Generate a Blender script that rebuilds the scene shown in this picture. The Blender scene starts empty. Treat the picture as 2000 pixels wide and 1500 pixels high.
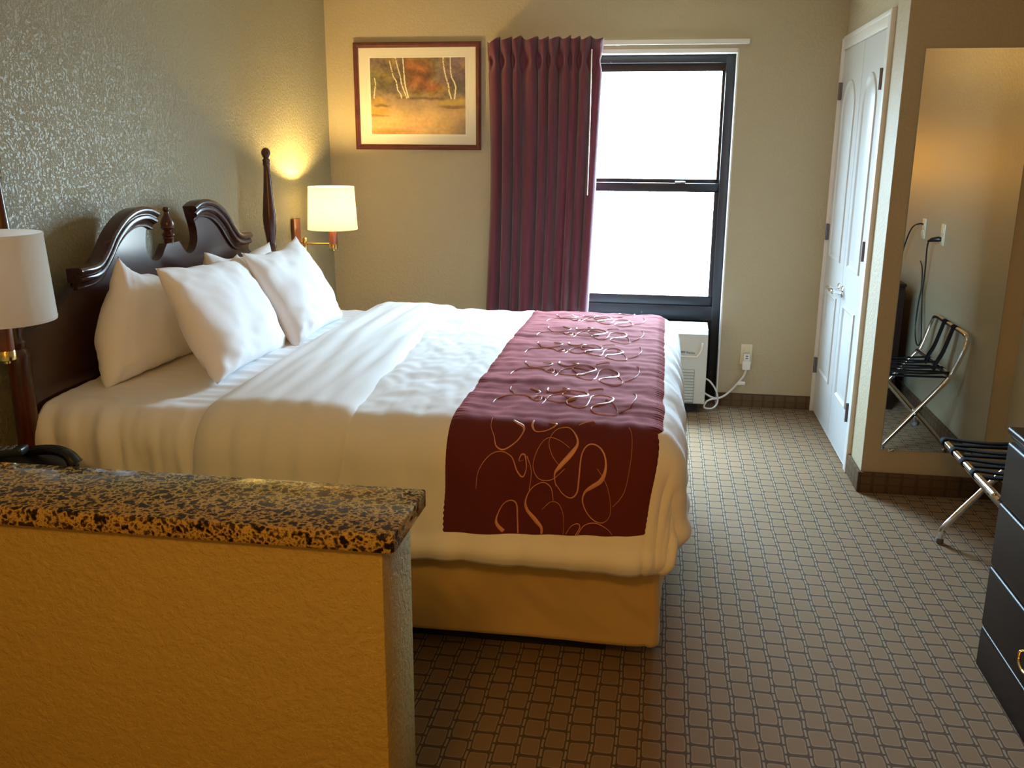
import bpy, bmesh, math, random
from math import sin, cos, pi, radians, sqrt, exp
from mathutils import Vector, Matrix, noise
from mathutils.geometry import tessellate_polygon
random.seed(7)
S = bpy.context.scene
C = S.collection

# ------------------------------------------------------------------ helpers
class MB:
    """collects shapes in world coordinates, then links them as ONE mesh object"""
    def __init__(s): s.v = []; s.f = []; s.mi = []; s.m = 0
    def add(s, vs, fs):
        o = len(s.v); s.v += [tuple(p) for p in vs]
        for f in fs: s.f.append([i + o for i in f]); s.mi.append(s.m)
    def box(s, a, b, bev=0.0, seg=2, mat=None):
        bm = bmesh.new(); bmesh.ops.create_cube(bm, size=1)
        for v in bm.verts:
            v.co = Vector([(a[i] + b[i]) / 2 + v.co[i] * (b[i] - a[i]) for i in range(3)])
        if bev: bmesh.ops.bevel(bm, geom=list(bm.edges), offset=bev, segments=seg, profile=.5, affect='EDGES')
        if mat: bmesh.ops.transform(bm, matrix=mat, verts=bm.verts)
        bm.verts.index_update()
        s.add([v.co.copy() for v in bm.verts], [[v.index for v in f.verts] for f in bm.faces]); bm.free(); return s
    def tube(s, pts, r, n=12, cap=True, flat=1.0):
        pts = [Vector(p) for p in pts]; k = len(pts)
        rs = r if isinstance(r, (list, tuple)) else [r] * k
        T = []
        for i in range(k):
            t = pts[min(i + 1, k - 1)] - pts[max(i - 1, 0)]; T.append(t.normalized())
        up = Vector((0, 0, 1)) if abs(T[0].z) < .9 else Vector((1, 0, 0))
        N = (up - T[0] * up.dot(T[0])).normalized(); vs = []; fs = []
        for i in range(k):
            if i:
                N = N - T[i] * N.dot(T[i]); N.normalize()
            B = T[i].cross(N)
            for j in range(n):
                a = 2 * pi * j / n
                vs.append(pts[i] + (N * cos(a) * flat + B * sin(a)) * rs[i])
        for i in range(k - 1):
            for j in range(n):
                fs.append([i * n + j, i * n + (j + 1) % n, (i + 1) * n + (j + 1) % n, (i + 1) * n + j])
        if cap:
            fs.append(list(range(n))[::-1]); fs.append([(k - 1) * n + j for j in range(n)])
        s.add(vs, fs); return s
    def lathe(s, prof, o=(0, 0, 0), n=28, mat=None, cap=True):
        vs = []; fs = []; k = len(prof)
        for (r, z) in prof:
            for j in range(n):
                a = 2 * pi * j / n; p = Vector((r * cos(a), r * sin(a), z))
                if mat: p = mat @ p
                vs.append(p + Vector(o))
        for i in range(k - 1):
            for j in range(n):
                fs.append([i * n + j, i * n + (j + 1) % n, (i + 1) * n + (j + 1) % n, (i + 1) * n + j])
        if cap:
            fs.append(list(range(n))[::-1]); fs.append([(k - 1) * n + j for j in range(n)])
        s.add(vs, fs); return s
    def prism(s, out, fn, d0, d1):
        """outline (a,b) extruded from depth d0 to d1; fn(a,b,d) -> point"""
        n = len(out); bm = bmesh.new()
        tri = tessellate_polygon([[Vector((a, b, 0)) for a, b in out]])
        A = [bm.verts.new(fn(a, b, d0)) for a, b in out]; B = [bm.verts.new(fn(a, b, d1)) for a, b in out]
        for i in range(n):
            j = (i + 1) % n; bm.faces.new([A[i], A[j], B[j], B[i]])
        for t in tri:
            bm.faces.new([A[i] for i in t]); bm.faces.new([B[i] for i in t])
        bmesh.ops.recalc_face_normals(bm, faces=bm.faces)
        bm.verts.index_update()
        s.add([v.co.copy() for v in bm.verts], [[v.index for v in f.verts] for f in bm.faces]); bm.free(); return s
    def grid(s, fn, nu, nv, closed_u=False):
        vs = [fn(i / nu, j / nv) for j in range(nv + 1) for i in range(nu + 1)]
        w = nu + 1
        fs = [[j * w + i, j * w + i + 1, (j + 1) * w + i + 1, (j + 1) * w + i] for j in range(nv) for i in range(nu)]
        s.add(vs, fs); return s
    def sweep(s, prof, path, frame, closed=False):
        """profile (a,b) carried along path points; frame(i) -> (A,B) axes"""
        n = len(prof); vs = []; fs = []
        for i, p in enumerate(path):
            A, B = frame(i)
            for a, b in prof: vs.append(Vector(p) + A * a + B * b)
        k = len(path); rng = k if closed else k - 1
        for i in range(rng):
            for j in range(n):
                fs.append([i * n + j, i * n + (j + 1) % n, ((i + 1) % k) * n + (j + 1) % n, ((i + 1) % k) * n + j])
        if not closed:
            fs.append(list(range(n))[::-1]); fs.append([(k - 1) * n + j for j in range(n)])
        s.add(vs, fs); return s
    def build(s, name, mats, parent=None, smooth=38, recalc=True):
        o0 = Vector(parent_world(parent)) if parent else Vector((0, 0, 0))
        me = bpy.data.meshes.new(name)
        me.from_pydata([tuple(Vector(p) - o0) for p in s.v], [], s.f)
        for m in (mats if isinstance(mats, (list, tuple)) else [mats]): me.materials.append(m)
        for p, i in zip(me.polygons, s.mi): p.material_index = i
        if recalc:
            bm = bmesh.new(); bm.from_mesh(me); bmesh.ops.recalc_face_normals(bm, faces=bm.faces); bm.to_mesh(me); bm.free()
        if smooth:
            for p in me.polygons: p.use_smooth = True
            if smooth < 180: me.set_sharp_from_angle(angle=radians(smooth))
        o = bpy.data.objects.new(name, me); C.objects.link(o)
        if parent: o.parent = parent
        return o

def parent_world(o):
    p = Vector((0, 0, 0))
    while o is not None:
        p += o.location; o = o.parent
    return p
def tag(o, label=None, cat=None, group=None, kind=None):
    if label: o['label'] = label
    if cat: o['category'] = cat
    if group: o['group'] = group
    if kind: o['kind'] = kind
    return o
def thing(name, label, cat, loc, group=None):
    o = bpy.data.objects.new(name, None); C.objects.link(o); o.location = loc; o.empty_display_size = .05
    return tag(o, label, cat, group)
def struct(o, label, cat): return tag(o, label, cat, kind='structure')
def smooth_path(pts, n=8, closed=False):
    P = [Vector(p) for p in pts]; k = len(P); out = []
    for i in range(k if closed else k - 1):
        if closed: p0, p1, p2, p3 = P[(i - 1) % k], P[i], P[(i + 1) % k], P[(i + 2) % k]
        else: p0, p1, p2, p3 = P[max(i - 1, 0)], P[i], P[i + 1], P[min(i + 2, k - 1)]
        for j in range(n):
            t = j / n
            out.append(.5 * ((2 * p1) + (p2 - p0) * t + (2 * p0 - 5 * p1 + 4 * p2 - p3) * t * t + (3 * p1 - p0 - 3 * p2 + p3) * t ** 3))
    if not closed: out.append(P[-1].copy())
    return out
def N3(x, y, z): return noise.noise(Vector((x, y, z)))
def sstep(a, b, x):
    t = max(0, min(1, (x - a) / (b - a))); return t * t * (3 - 2 * t)

# ------------------------------------------------------------------ materials
def mat(name, col, rough=.5, metal=0, spec=.5, **kw):
    m = bpy.data.materials.new(name); m.use_nodes = True
    b = m.node_tree.nodes['Principled BSDF']
    b.inputs['Base Color'].default_value = (*col, 1); b.inputs['Roughness'].default_value = rough
    b.inputs['Metallic'].default_value = metal; b.inputs['Specular IOR Level'].default_value = spec
    for k, v in kw.items():
        b.inputs[k].default_value = v
    return m
class NT:
    def __init__(s, m):
        s.m = m; s.t = m.node_tree; s.b = s.t.nodes['Principled BSDF']; s.out = s.t.nodes['Material Output']
    def n(s, typ, **kw):
        x = s.t.nodes.new(typ)
        for k, v in kw.items():
            if hasattr(x, k): setattr(x, k, v)
            else: x.inputs[k.replace('_', ' ')].default_value = v
        return x
    def l(s, a, b): s.t.links.new(a, b)
    def coord(s, scale=(1, 1, 1)):
        g = s.n('ShaderNodeNewGeometry'); mp = s.n('ShaderNodeMapping'); mp.inputs['Scale'].default_value = scale
        s.l(g.outputs['Position'], mp.inputs['Vector']); return mp.outputs['Vector']
    def noise(s, vec, scale, detail=4, rough=.55):
        x = s.n('ShaderNodeTexNoise'); x.inputs['Scale'].default_value = scale; x.inputs['Detail'].default_value = detail
        x.inputs['Roughness'].default_value = rough; s.l(vec, x.inputs['Vector']); return x.outputs['Fac']
    def ramp(s, fac, stops, interp='LINEAR'):
        x = s.n('ShaderNodeValToRGB'); r = x.color_ramp; r.interpolation = interp
        while len(r.elements) < len(stops): r.elements.new(.5)
        for e, (p, c) in zip(r.elements, stops):
            e.position = p; e.color = (*c, 1) if len(c) == 3 else c
        s.l(fac, x.inputs['Fac']); return x.outputs['Color']
    def math(s, op, a, b=None):
        x = s.n('ShaderNodeMath'); x.operation = op
        for i, q in enumerate((a, b)):
            if q is None: continue
            if isinstance(q, (int, float)): x.inputs[i].default_value = q
            else: s.l(q, x.inputs[i])
        return x.outputs[0]
    def mix(s, fac, a, b):
        x = s.n('ShaderNodeMix'); x.data_type = 'RGBA'
        for i, q in ((0, fac), (6, a), (7, b)):
            if isinstance(q, (int, float)): x.inputs[i].default_value = q
            elif isinstance(q, tuple): x.inputs[i].default_value = (*q, 1)
            else: s.l(q, x.inputs[i])
        return x.outputs[2]
    def bump(s, h, strength=.3, dist=.01):
        x = s.n('ShaderNodeBump'); x.inputs['Strength'].default_value = strength; x.inputs['Distance'].default_value = dist
        s.l(h, x.inputs['Height']); s.l(x.outputs['Normal'], s.b.inputs['Normal'])

def wall_mat(name, col, rough, strength):
    m = mat(name, col, rough, spec=.5); t = NT(m); c = t.coord()
    n1 = t.noise(c, 62, 5, .62); n2 = t.noise(c, 170, 3, .5)
    k = t.ramp(n1, [(.42, (0, 0, 0)), (.56, (1, 1, 1))])
    h = t.math('ADD', t.math('MULTIPLY', k, 1.0), t.math('MULTIPLY', n2, .55))
    t.bump(h, strength, .004)
    return m
M = {}
M['wall'] = wall_mat('wall paint beige', (.46, .39, .255), .5, .35)
M['wall_gloss'] = wall_mat('wall paint beige satin', (.325, .31, .215), .36, .55)
M['wall_right'] = wall_mat('wall paint beige eggshell', (.44, .385, .265), .33, .12)
M['wall_ochre'] = wall_mat('wall paint ochre beige', (.33, .245, .07), .5, .4)
M['ceil'] = wall_mat('ceiling paint', (.62, .57, .46), .8, .3)
M['white'] = mat('white semi gloss paint', (.62, .635, .63), .35)
M['trimwhite'] = mat('white enamel', (.78, .77, .74), .4)
M['black_frame'] = mat('black window frame paint', (.012, .014, .02), .42)
def scuffed():
    m = mat('scuffed black window frame', (.012, .014, .02), .42); t = NT(m)
    n1 = t.noise(t.coord((1, 1, .35)), 55, 5, .7); k = t.ramp(n1, [(.70, (0, 0, 0)), (.73, (1, 1, 1))])
    t.l(t.mix(k, (.012, .014, .02), (.55, .55, .52)), t.b.inputs['Base Color']); return m
M['scuffed'] = scuffed()
def carpet():
    m = mat('brown geometric loop carpet', (.2, .15, .1), .95, spec=.1); t = NT(m)
    g = t.n('ShaderNodeNewGeometry'); sp = t.n('ShaderNodeSeparateXYZ'); t.l(g.outputs['Position'], sp.inputs[0])
    wob = t.math('MULTIPLY', t.math('SUBTRACT', t.noise(g.outputs['Position'], 9, 2), .5), .012)
    X = t.math('ADD', sp.outputs['X'], wob); Y = t.math('ADD', sp.outputs['Y'], wob)
    CW, RH = .0630, .080
    u = t.math('DIVIDE', X, CW); col = t.math('FLOOR', u); fu = t.math('FRACT', u)
    half = t.math('MULTIPLY', t.math('MODULO', t.math('ADD', col, 1000), 2), .5)
    v = t.math('ADD', t.math('DIVIDE', Y, RH), half); fv = t.math('FRACT', v)
    du = t.math('ABSOLUTE', t.math('SUBTRACT', fu, .5)); dv = t.math('ABSOLUTE', t.math('SUBTRACT', fv, .5))
    # rounded tile: superellipse
    e = t.math('ADD', t.math('POWER', t.math('DIVIDE', du, .385), 8), t.math('POWER', t.math('DIVIDE', dv, .43), 8))
    tile = t.math('LESS_THAN', e, 1.0)
    rim = t.math('MULTIPLY', tile, t.math('GREATER_THAN', e, .38))
    # narrow pale bars between the columns
    bar = t.math('MULTIPLY', t.math('GREATER_THAN', du, .452),
                 t.math('LESS_THAN', t.math('ABSOLUTE', t.math('SUBTRACT', t.math('FRACT', t.math('MULTIPLY', v, 2)), .5)), .40))
    fine = t.noise(t.coord((1, 1, 1)), 420, 2, .5); big = t.noise(t.coord(), 3, 3)
    dark = t.mix(fine, (.070, .047, .029), (.120, .085, .055))
    tan = t.mix(fine, (.175, .110, .058), (.29, .195, .113))
    tan = t.mix(t.math('MULTIPLY', big, .35), tan, (.20, .13, .075))
    pale = t.mix(fine, (.225, .172, .108), (.32, .255, .17))
    c = t.mix(tile, dark, tan); c = t.mix(t.math('MULTIPLY', rim, .55), c, (.30, .22, .145)); c = t.mix(bar, c, pale)
    t.l(c, t.b.inputs['Base Color'])
    h = t.math('ADD', t.math('MULTIPLY', tile, .8), t.math('MULTIPLY', fine, .6)); t.bump(h, .5, .004)
    return m
M['carpet'] = carpet()
def carpet_base():
    m = mat('brown carpet baseboard', (.14, .09, .055), .95, spec=.1); t = NT(m)
    g = t.n('ShaderNodeNewGeometry'); sp = t.n('ShaderNodeSeparateXYZ'); t.l(g.outputs['Position'], sp.inputs[0])
    a = t.math('FRACT', t.math('DIVIDE', t.math('ADD', sp.outputs['X'], sp.outputs['Y']), .063))
    k = t.math('LESS_THAN', t.math('ABSOLUTE', t.math('SUBTRACT', a, .5)), .38)
    hz = t.math('LESS_THAN', t.math('ABSOLUTE', t.math('SUBTRACT', t.math('FRACT', t.math('DIVIDE', sp.outputs['Z'], .04)), .5)), .42)
    fine = t.noise(t.coord(), 420, 2)
    t.l(t.mix(t.math('MULTIPLY', k, hz), t.mix(fine, (.075, .046, .026), (.11, .07, .04)), t.mix(fine, (.10, .062, .034), (.15, .098, .058))), t.b.inputs['Base Color'])
    t.bump(fine, .5, .003); return m
M['carpet_base'] = carpet_base()
def wood(name, a, b, rough=.28, axis=(6, 40, 40)):
    m = mat(name, a, rough, spec=.5); t = NT(m); n1 = t.noise(t.coord(axis), 1.6, 6, .6)
    t.l(t.ramp(n1, [(.35, a), (.65, b)]), t.b.inputs['Base Color'])
    t.b.inputs['Coat Weight'].default_value = .35; t.b.inputs['Coat Roughness'].default_value = .18
    return m
M['cherry'] = wood('dark cherry wood', (.032, .010, .008), (.055, .016, .011), .27, (40, 7, 40))
M['cherry_post'] = wood('turned cherry wood', (.055, .014, .007), (.10, .025, .010), .26, (40, 40, 6))
M['sconce_wood'] = wood('sconce cherry wood', (.12, .030, .013), (.19, .055, .022), .3, (40, 40, 8))
M['dresser'] = wood('dark dresser wood', (.012, .006, .004), (.020, .009, .006), .34, (40, 6, 40))
M['dresser'].node_tree.nodes['Principled BSDF'].inputs['Coat Weight'].default_value = 0
M['dresser'].node_tree.nodes['Principled BSDF'].inputs['Specular IOR Level'].default_value = .09
M['frame_wood'] = wood('reddish picture frame wood', (.075, .016, .010), (.12, .026, .014), .35, (12, 12, 12))
M['brass'] = mat('polished brass', (.80, .58, .22), .16, 1)
M['chrome'] = mat('chrome', (.82, .83, .85), .08, 1)
M['steel'] = mat('satin steel', (.55, .54, .52), .32, 1)
M['hinge'] = mat('dull dark steel', (.16, .15, .16), .4, .8)
M['black_web'] = mat('black webbing', (.008, .008, .009), .8, spec=.1)
M['rubber'] = mat('grey rubber', (.10, .09, .085), .7)
def cloth(name, col, rough=.9, sheen=.2, bump=.12, scale=500, translucent=0):
    m = mat(name, col, rough, spec=.2); t = NT(m); t.b.inputs['Sheen Weight'].default_value = sheen
    t.bump(t.noise(t.coord(), scale, 2), bump, .002)
    if translucent:
        tr = t.n('ShaderNodeBsdfTranslucent'); tr.inputs['Color'].default_value = (*[min(1, x * 1.8) for x in col], 1)
        mx = t.n('ShaderNodeMixShader'); mx.inputs[0].default_value = translucent
        t.l(t.b.outputs[0], mx.inputs[1]); t.l(tr.outputs[0], mx.inputs[2]); t.l(mx.outputs[0], t.out.inputs['Surface'])
    return m
M['sheet'] = cloth('white cotton sheet', (.87, .87, .87))
M['duvet'] = cloth('white duvet cotton', (.87, .865, .85))
M['pillow'] = cloth('white pillowcase cotton', (.87, .87, .88))
M['skirt'] = cloth('gold bed skirt fabric', (.50, .355, .145), .75, .3, .25, 380)
M['runner'] = cloth('burgundy runner fabric', (.112, .024, .025), .9, .5, .35, 420)
M['runner'].node_tree.nodes['Principled BSDF'].inputs['Sheen Tint'].default_value = (1.0, .30, .30, 1)
M['runner'].node_tree.nodes['Principled BSDF'].inputs['Specular IOR Level'].default_value = .08
M['runner'].node_tree.nodes['Principled BSDF'].inputs['Sheen Roughness'].default_value = .4
M['thread'] = mat('metallic pink embroidery thread', (.62, .30, .17), .38, .35, Sheen_Weight=.4) if False else mat('copper pink embroidery thread', (.60, .27, .16), .42, 0)
M['curtain'] = cloth('burgundy curtain fabric', (.135, .031, .048), .6, .3, .2, 300, .12)
M['shade'] = cloth('cream linen lamp shade', (.84, .81, .73), .9, .1, .25, 600, .68)
M['mat_board'] = mat('cream mat board', (.74, .70, .58), .85)
M['bevel'] = mat('white mat bevel', (.85, .83, .75), .7)
M['ivory'] = mat('ivory plastic', (.70, .64, .44), .4)
M['white_plastic'] = mat('white plastic', (.78, .78, .74), .35)
M['ac'] = mat('off white air conditioner plastic', (.54, .56, .545), .4)
M['ac_dark'] = mat('grey recess plastic', (.16, .17, .17), .6)
M['ac_grey'] = mat('pale grey grille plastic', (.30, .31, .30), .6)
M['black'] = mat('black plastic', (.010, .010, .012), .3)
M['black_gloss'] = mat('glossy black plastic', (.008, .008, .011), .14)
M['button'] = mat('grey rubber keys', (.16, .17, .16), .5)
M['dark_base'] = mat('black box spring base', (.006, .006, .008), .9)
M['box_fabric'] = mat('box spring ticking', (.5, .48, .44), .9)
M['mattress'] = mat('mattress ticking', (.6, .6, .6), .9)
M['mirror'] = mat('silvered mirror glass', (.86, .88, .85), .012, 1)
M['mirror_edge'] = mat('mirror bevel edge', (.25, .30, .28), .2)
def granite():
    m = mat('speckled brown granite', (.2, .15, .08), .10, spec=.3); t = NT(m); c = t.coord()
    n1 = t.noise(c, 48, 4, .62); n2 = t.noise(c, 140, 3, .6)
    v = t.n('ShaderNodeTexVoronoi'); v.inputs['Scale'].default_value = 95; t.l(c, v.inputs['Vector'])
    f = t.math('ADD', t.math('MULTIPLY', n1, .72), t.math('ADD', t.math('MULTIPLY', n2, .2), t.math('MULTIPLY', v.outputs['Distance'], .16)))
    col = t.ramp(f, [(.44, (.006, .005, .004)), (.475, (.05, .03, .014)), (.505, (.24, .155, .038)), (.54, (.42, .31, .085)), (.575, (.20, .125, .055)), (.61, (.03, .02, .012))])
    t.l(col, t.b.inputs['Base Color']); return m
M['granite'] = granite()
def glass():
    m = bpy.data.materials.new('window glass'); m.use_nodes = True; t = m.node_tree; t.nodes.clear()
    o = t.nodes.new('ShaderNodeOutputMaterial'); a = t.nodes.new('ShaderNodeBsdfTransparent'); g = t.nodes.new('ShaderNodeBsdfGlossy')
    g.inputs['Roughness'].default_value = .02; a.inputs['Color'].default_value = (.97, .985, .98, 1)
    mx = t.nodes.new('ShaderNodeMixShader'); mx.inputs[0].default_value = .05
    t.links.new(a.outputs[0], mx.inputs[1]); t.links.new(g.outputs[0], mx.inputs[2]); t.links.new(mx.outputs[0], o.inputs['Surface']); return m
M['glass'] = glass()
def bulbm():
    m = mat('lit frosted bulb', (1, .9, .7), .5); b = m.node_tree.nodes['Principled BSDF']
    b.inputs['Emission Color'].default_value = (1, .74, .34, 1); b.inputs['Emission Strength'].default_value = 30; return m
M['bulb_on'] = bulbm()
M['bulb_off'] = mat('frosted bulb', (.8, .8, .78), .5)
def artm():
    m = mat('watercolour print', (.5, .4, .2), .6); t = NT(m); a = t.n('ShaderNodeAttribute'); a.attribute_name = 'paint'
    t.l(a.outputs['Color'], t.b.inputs['Base Color']); return m
M['art'] = artm()

# ------------------------------------------------------------------ room shell
XR, YC, XW, ZC = 2.957, -1.357, 3.545, 2.44
YF = -8.6            # wall behind the camera
WX0, WX1, WZ = 1.17, 2.385, 2.045   # window opening
struct(MB().box((-.1, YF - .1, -.1), (XW + .1, .34, 0)).build('floor', M['carpet']), 'brown carpet with a geometric tile pattern', 'floor')
struct(MB().box((-.1, YF - .1, ZC), (XW + .1, .34, ZC + .1)).build('ceiling', M['ceil']), 'pale ceiling above the room', 'ceiling')
struct(MB().box((-.1, YF, 0), (0, .34, ZC)).build('wall_left', M['wall_gloss']), 'textured beige wall behind the headboard', 'wall')
w = MB(); w.box((0, 0, 0), (WX0, .34, ZC)); w.box((WX1, 0, 0), (XR + .1, .34, ZC)); w.box((WX0, 0, WZ), (WX1, .34, ZC))
struct(w.build('wall_back', M['wall']), 'beige wall with the window and the framed picture', 'wall')
DY0, DY1, DZ = -.020, -1.055, 2.035   # closet doorway
w = MB(); w.box((XR, YC, 0), (XR + .1, DY1, ZC)); w.box((XR, DY0, 0), (XR + .1, 0, ZC)); w.box((XR, DY1, DZ), (XR + .1, DY0, ZC))
w.box((XR + .075, DY1, 0), (XR + .1, DY0, DZ))
struct(w.build('wall_closet', M['wall']), 'beige wall around the white closet doors', 'wall')
struct(MB().box((XR + .1, YC, 0), (XW + .1, YC + .1, ZC)).build('wall_mirror', M['wall']), 'beige wall that carries the tall mirror', 'wall')
struct(MB().box((XW, YF, 0), (XW + .1, YC, ZC)).build('wall_right', M['wall_right']), 'beige wall behind the dresser', 'wall')
struct(MB().box((-.1, YF - .1, 0), (XW + .1, YF, ZC)).build('wall_front', M['wall']), 'beige wall behind the camera', 'wall')
# half wall
HX, HY0, HY1, HZ = 1.604, -4.245, -4.078, .918
struct(MB().box((0, HY0, 0), (HX, HY1, HZ), .006).build('wall_partition', M['wall_ochre']), 'low textured partition wall beneath the granite slab', 'wall')
g = MB().box((0, -4.262, HZ), (1.628, -4.062, .951), .004, 2).build('granite_slab', M['granite'])
tag(g, 'polished speckled brown granite slab capping the low partition wall', 'ledge')
# baseboards
bb = lambda a, b, nm: struct(MB().box(a, b, .004).build(nm, M['carpet_base']), 'brown carpet strip along the foot of the wall', 'baseboard')
bb((.0, -.014, 0), (WX0, 0, .082), 'baseboard_back')
bb((WX1, -.014, 0), (XR - .022, 0, .082), 'baseboard_back')
bb((XR - .014, YC - .014, 0), (XR, DY1 - .062, .098), 'baseboard_closet')
bb((XR, YC - .014, 0), (XW, YC, .098), 'baseboard_mirror')
bb((XW - .014, YF, 0), (XW, YC - .014, .098), 'baseboard_right')
bb((0, YF, 0), (.014, HY0, .098), 'baseboard_left')
bb((0, HY1, 0), (.014, -.014, .098), 'baseboard_left')

# ------------------------------------------------------------------ window
FY = .10
win = thing('window_1', 'tall black framed sash window letting in white daylight', 'window', (1.78, FY, 0)); win['kind'] = 'structure'
f = MB(); x0, x1 = WX0, WX1
f.box((x0, FY, .50), (x0 + .055, FY + .09, WZ - .018)); f.box((x1 - .055, FY, 0), (x1, FY + .09, WZ - .018), .003)
f.box((x0 + .05, FY + .001, WZ - .062), (x1 - .05, FY + .089, WZ - .019), .003); f.box((x0 + .05, FY + .001, .50), (x1 - .05, FY + .089, .585), .003)
f.box((x0, FY, 0), (x0 + .055, FY + .09, .5))
f.build('window_frame', M['scuffed'], win)
f = MB(); f.box((x0 + .055, FY + .055, 0), (x1 - .055, FY + .085, .50)); f.build('lower_panel', M['black_frame'], win)
# upper sash (further out) and lower sash
f = MB(); a, b = x0 + .055, x1 - .055
f.box((a, FY + .05, 1.285), (b, FY + .08, 1.335), .003); f.box((a, FY + .05, WZ - .105), (b, FY + .08, WZ - .062))
f.box((a, FY + .05, 1.335), (a + .02, FY + .08, WZ - .10)); f.box((b - .016, FY + .05, 1.335), (b, FY + .08, WZ - .10))
up = f.build('sash', M['black_frame'], win)
MB().box((a + .018, FY + .063, 1.33), (b - .014, FY + .067, WZ - .10)).build('pane', M['glass'], up, 0)
f = MB(); f.box((a, FY + .015, 1.26), (b, FY + .045, 1.312), .003); f.box((a, FY + .015, .585), (b, FY + .045, .645), .003)
f.box((a, FY + .015, .64), (a + .03, FY + .045, 1.27)); f.box((b - .024, FY + .015, .64), (b, FY + .045, 1.27))
lo = f.build('sash', M['black_frame'], win)
MB().box((a + .028, FY + .028, .64), (b - .02, FY + .032, 1.265)).build('pane', M['glass'], lo, 0)
f = MB(); f.box((x1 - .31, FY + .005, 1.312), (x1 - .25, FY + .04, 1.322), .003); f.build('sash_lock', M['steel'], lo)
# reveal lining, painted white
f = MB(); f.box((x1 - .004, -.002, .0), (x1 + .004, FY, WZ)); f.box((x0 - .004, -.002, .5), (x0 + .004, FY, WZ)); f.box((x0, -.002, WZ - .018), (x1, FY + .02, WZ + .004))
struct(f.build('trim_1', M['trimwhite']), 'white reveal around the window', 'trim')

# ------------------------------------------------------------------ curtain rod and curtain
rod = thing('curtain_rod', 'white traverse rod above the window', 'curtain rod', (1.7, 0, 2.075))
MB().box((.985, -.045, 2.068), (2.44, -.030, 2.094), .003).build('rail', M['white_plastic'], rod)
for x in (1.0, 1.72, 2.425):
    MB().box((x - .01, -.032, 2.068), (x + .012, 0, 2.09), .002).build('bracket', M['white_plastic'], rod)
MB().tube([(1.588, -.172, 2.035), (1.587, -.174, 1.6), (1.583, -.174, 1.25)], .0032, 8).build('wand', M['white_plastic'], rod)
CX0, CX1 = .985, 1.640
def curtain_pt(u, v):
    # u across, v from the top (0) down (1)
    z = 2.105 - v * (2.105 - .525)
    npl = 10.0
    ph = 2 * pi * npl * (u + .016 * sin(9 * u) + .012 * sin(23 * u + 1) + .006 * sin(41 * u + z))
    header = exp(-((z - 1.985) / .05) ** 2)
    amp = .033 * (1 - .58 * header) * (1 + .75 * N3(u * 6, 3.1, z * .6))
    if z > 2.04: amp *= 1 + .5 * sstep(2.04, 2.1, z)
    y = -.105 + amp * sin(ph) + .012 * header * sin(ph * 2.0 + .8)
    y += .026 * N3(u * 7 + 4, z * 1.1, 0) * sstep(1.95, 1.6, z) + .016 * sin(u * 31 + z * .7) * sstep(1.9, 1.3, z) * .5
    w = 1 - .022 * header * (1 if z < 2.0 else .6)
    ue = .5 + (u - .5) * w
    x = CX0 + (CX1 - CX0) * ue + .010 * cos(ph) * (1 - header)
    x -= .050 * v ** 1.3 * u ** 2
    x += .018 * sin(pi * v * 1.2) * (1 - u)
    zz = z + (.012 * sin(ph + .5) + .010 * N3(u * 9, 0, 7)) * sstep(2.0, 2.1, z)
    zz -= .028 * sstep(.08, 0, u) * sstep(1.9, 2.1, z)
    if u > .93:
        y += (u - .93) * .5 * (1 - v * .4)
    return Vector((x, y, zz))
cu = MB().grid(curtain_pt, 240, 110).build('curtain', M['curtain'], None, 180)
sol = cu.modifiers.new('thick', 'SOLIDIFY'); sol.thickness = .003
tag(cu, 'gathered burgundy curtain drawn to the left side of the window', 'curtain')

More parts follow.
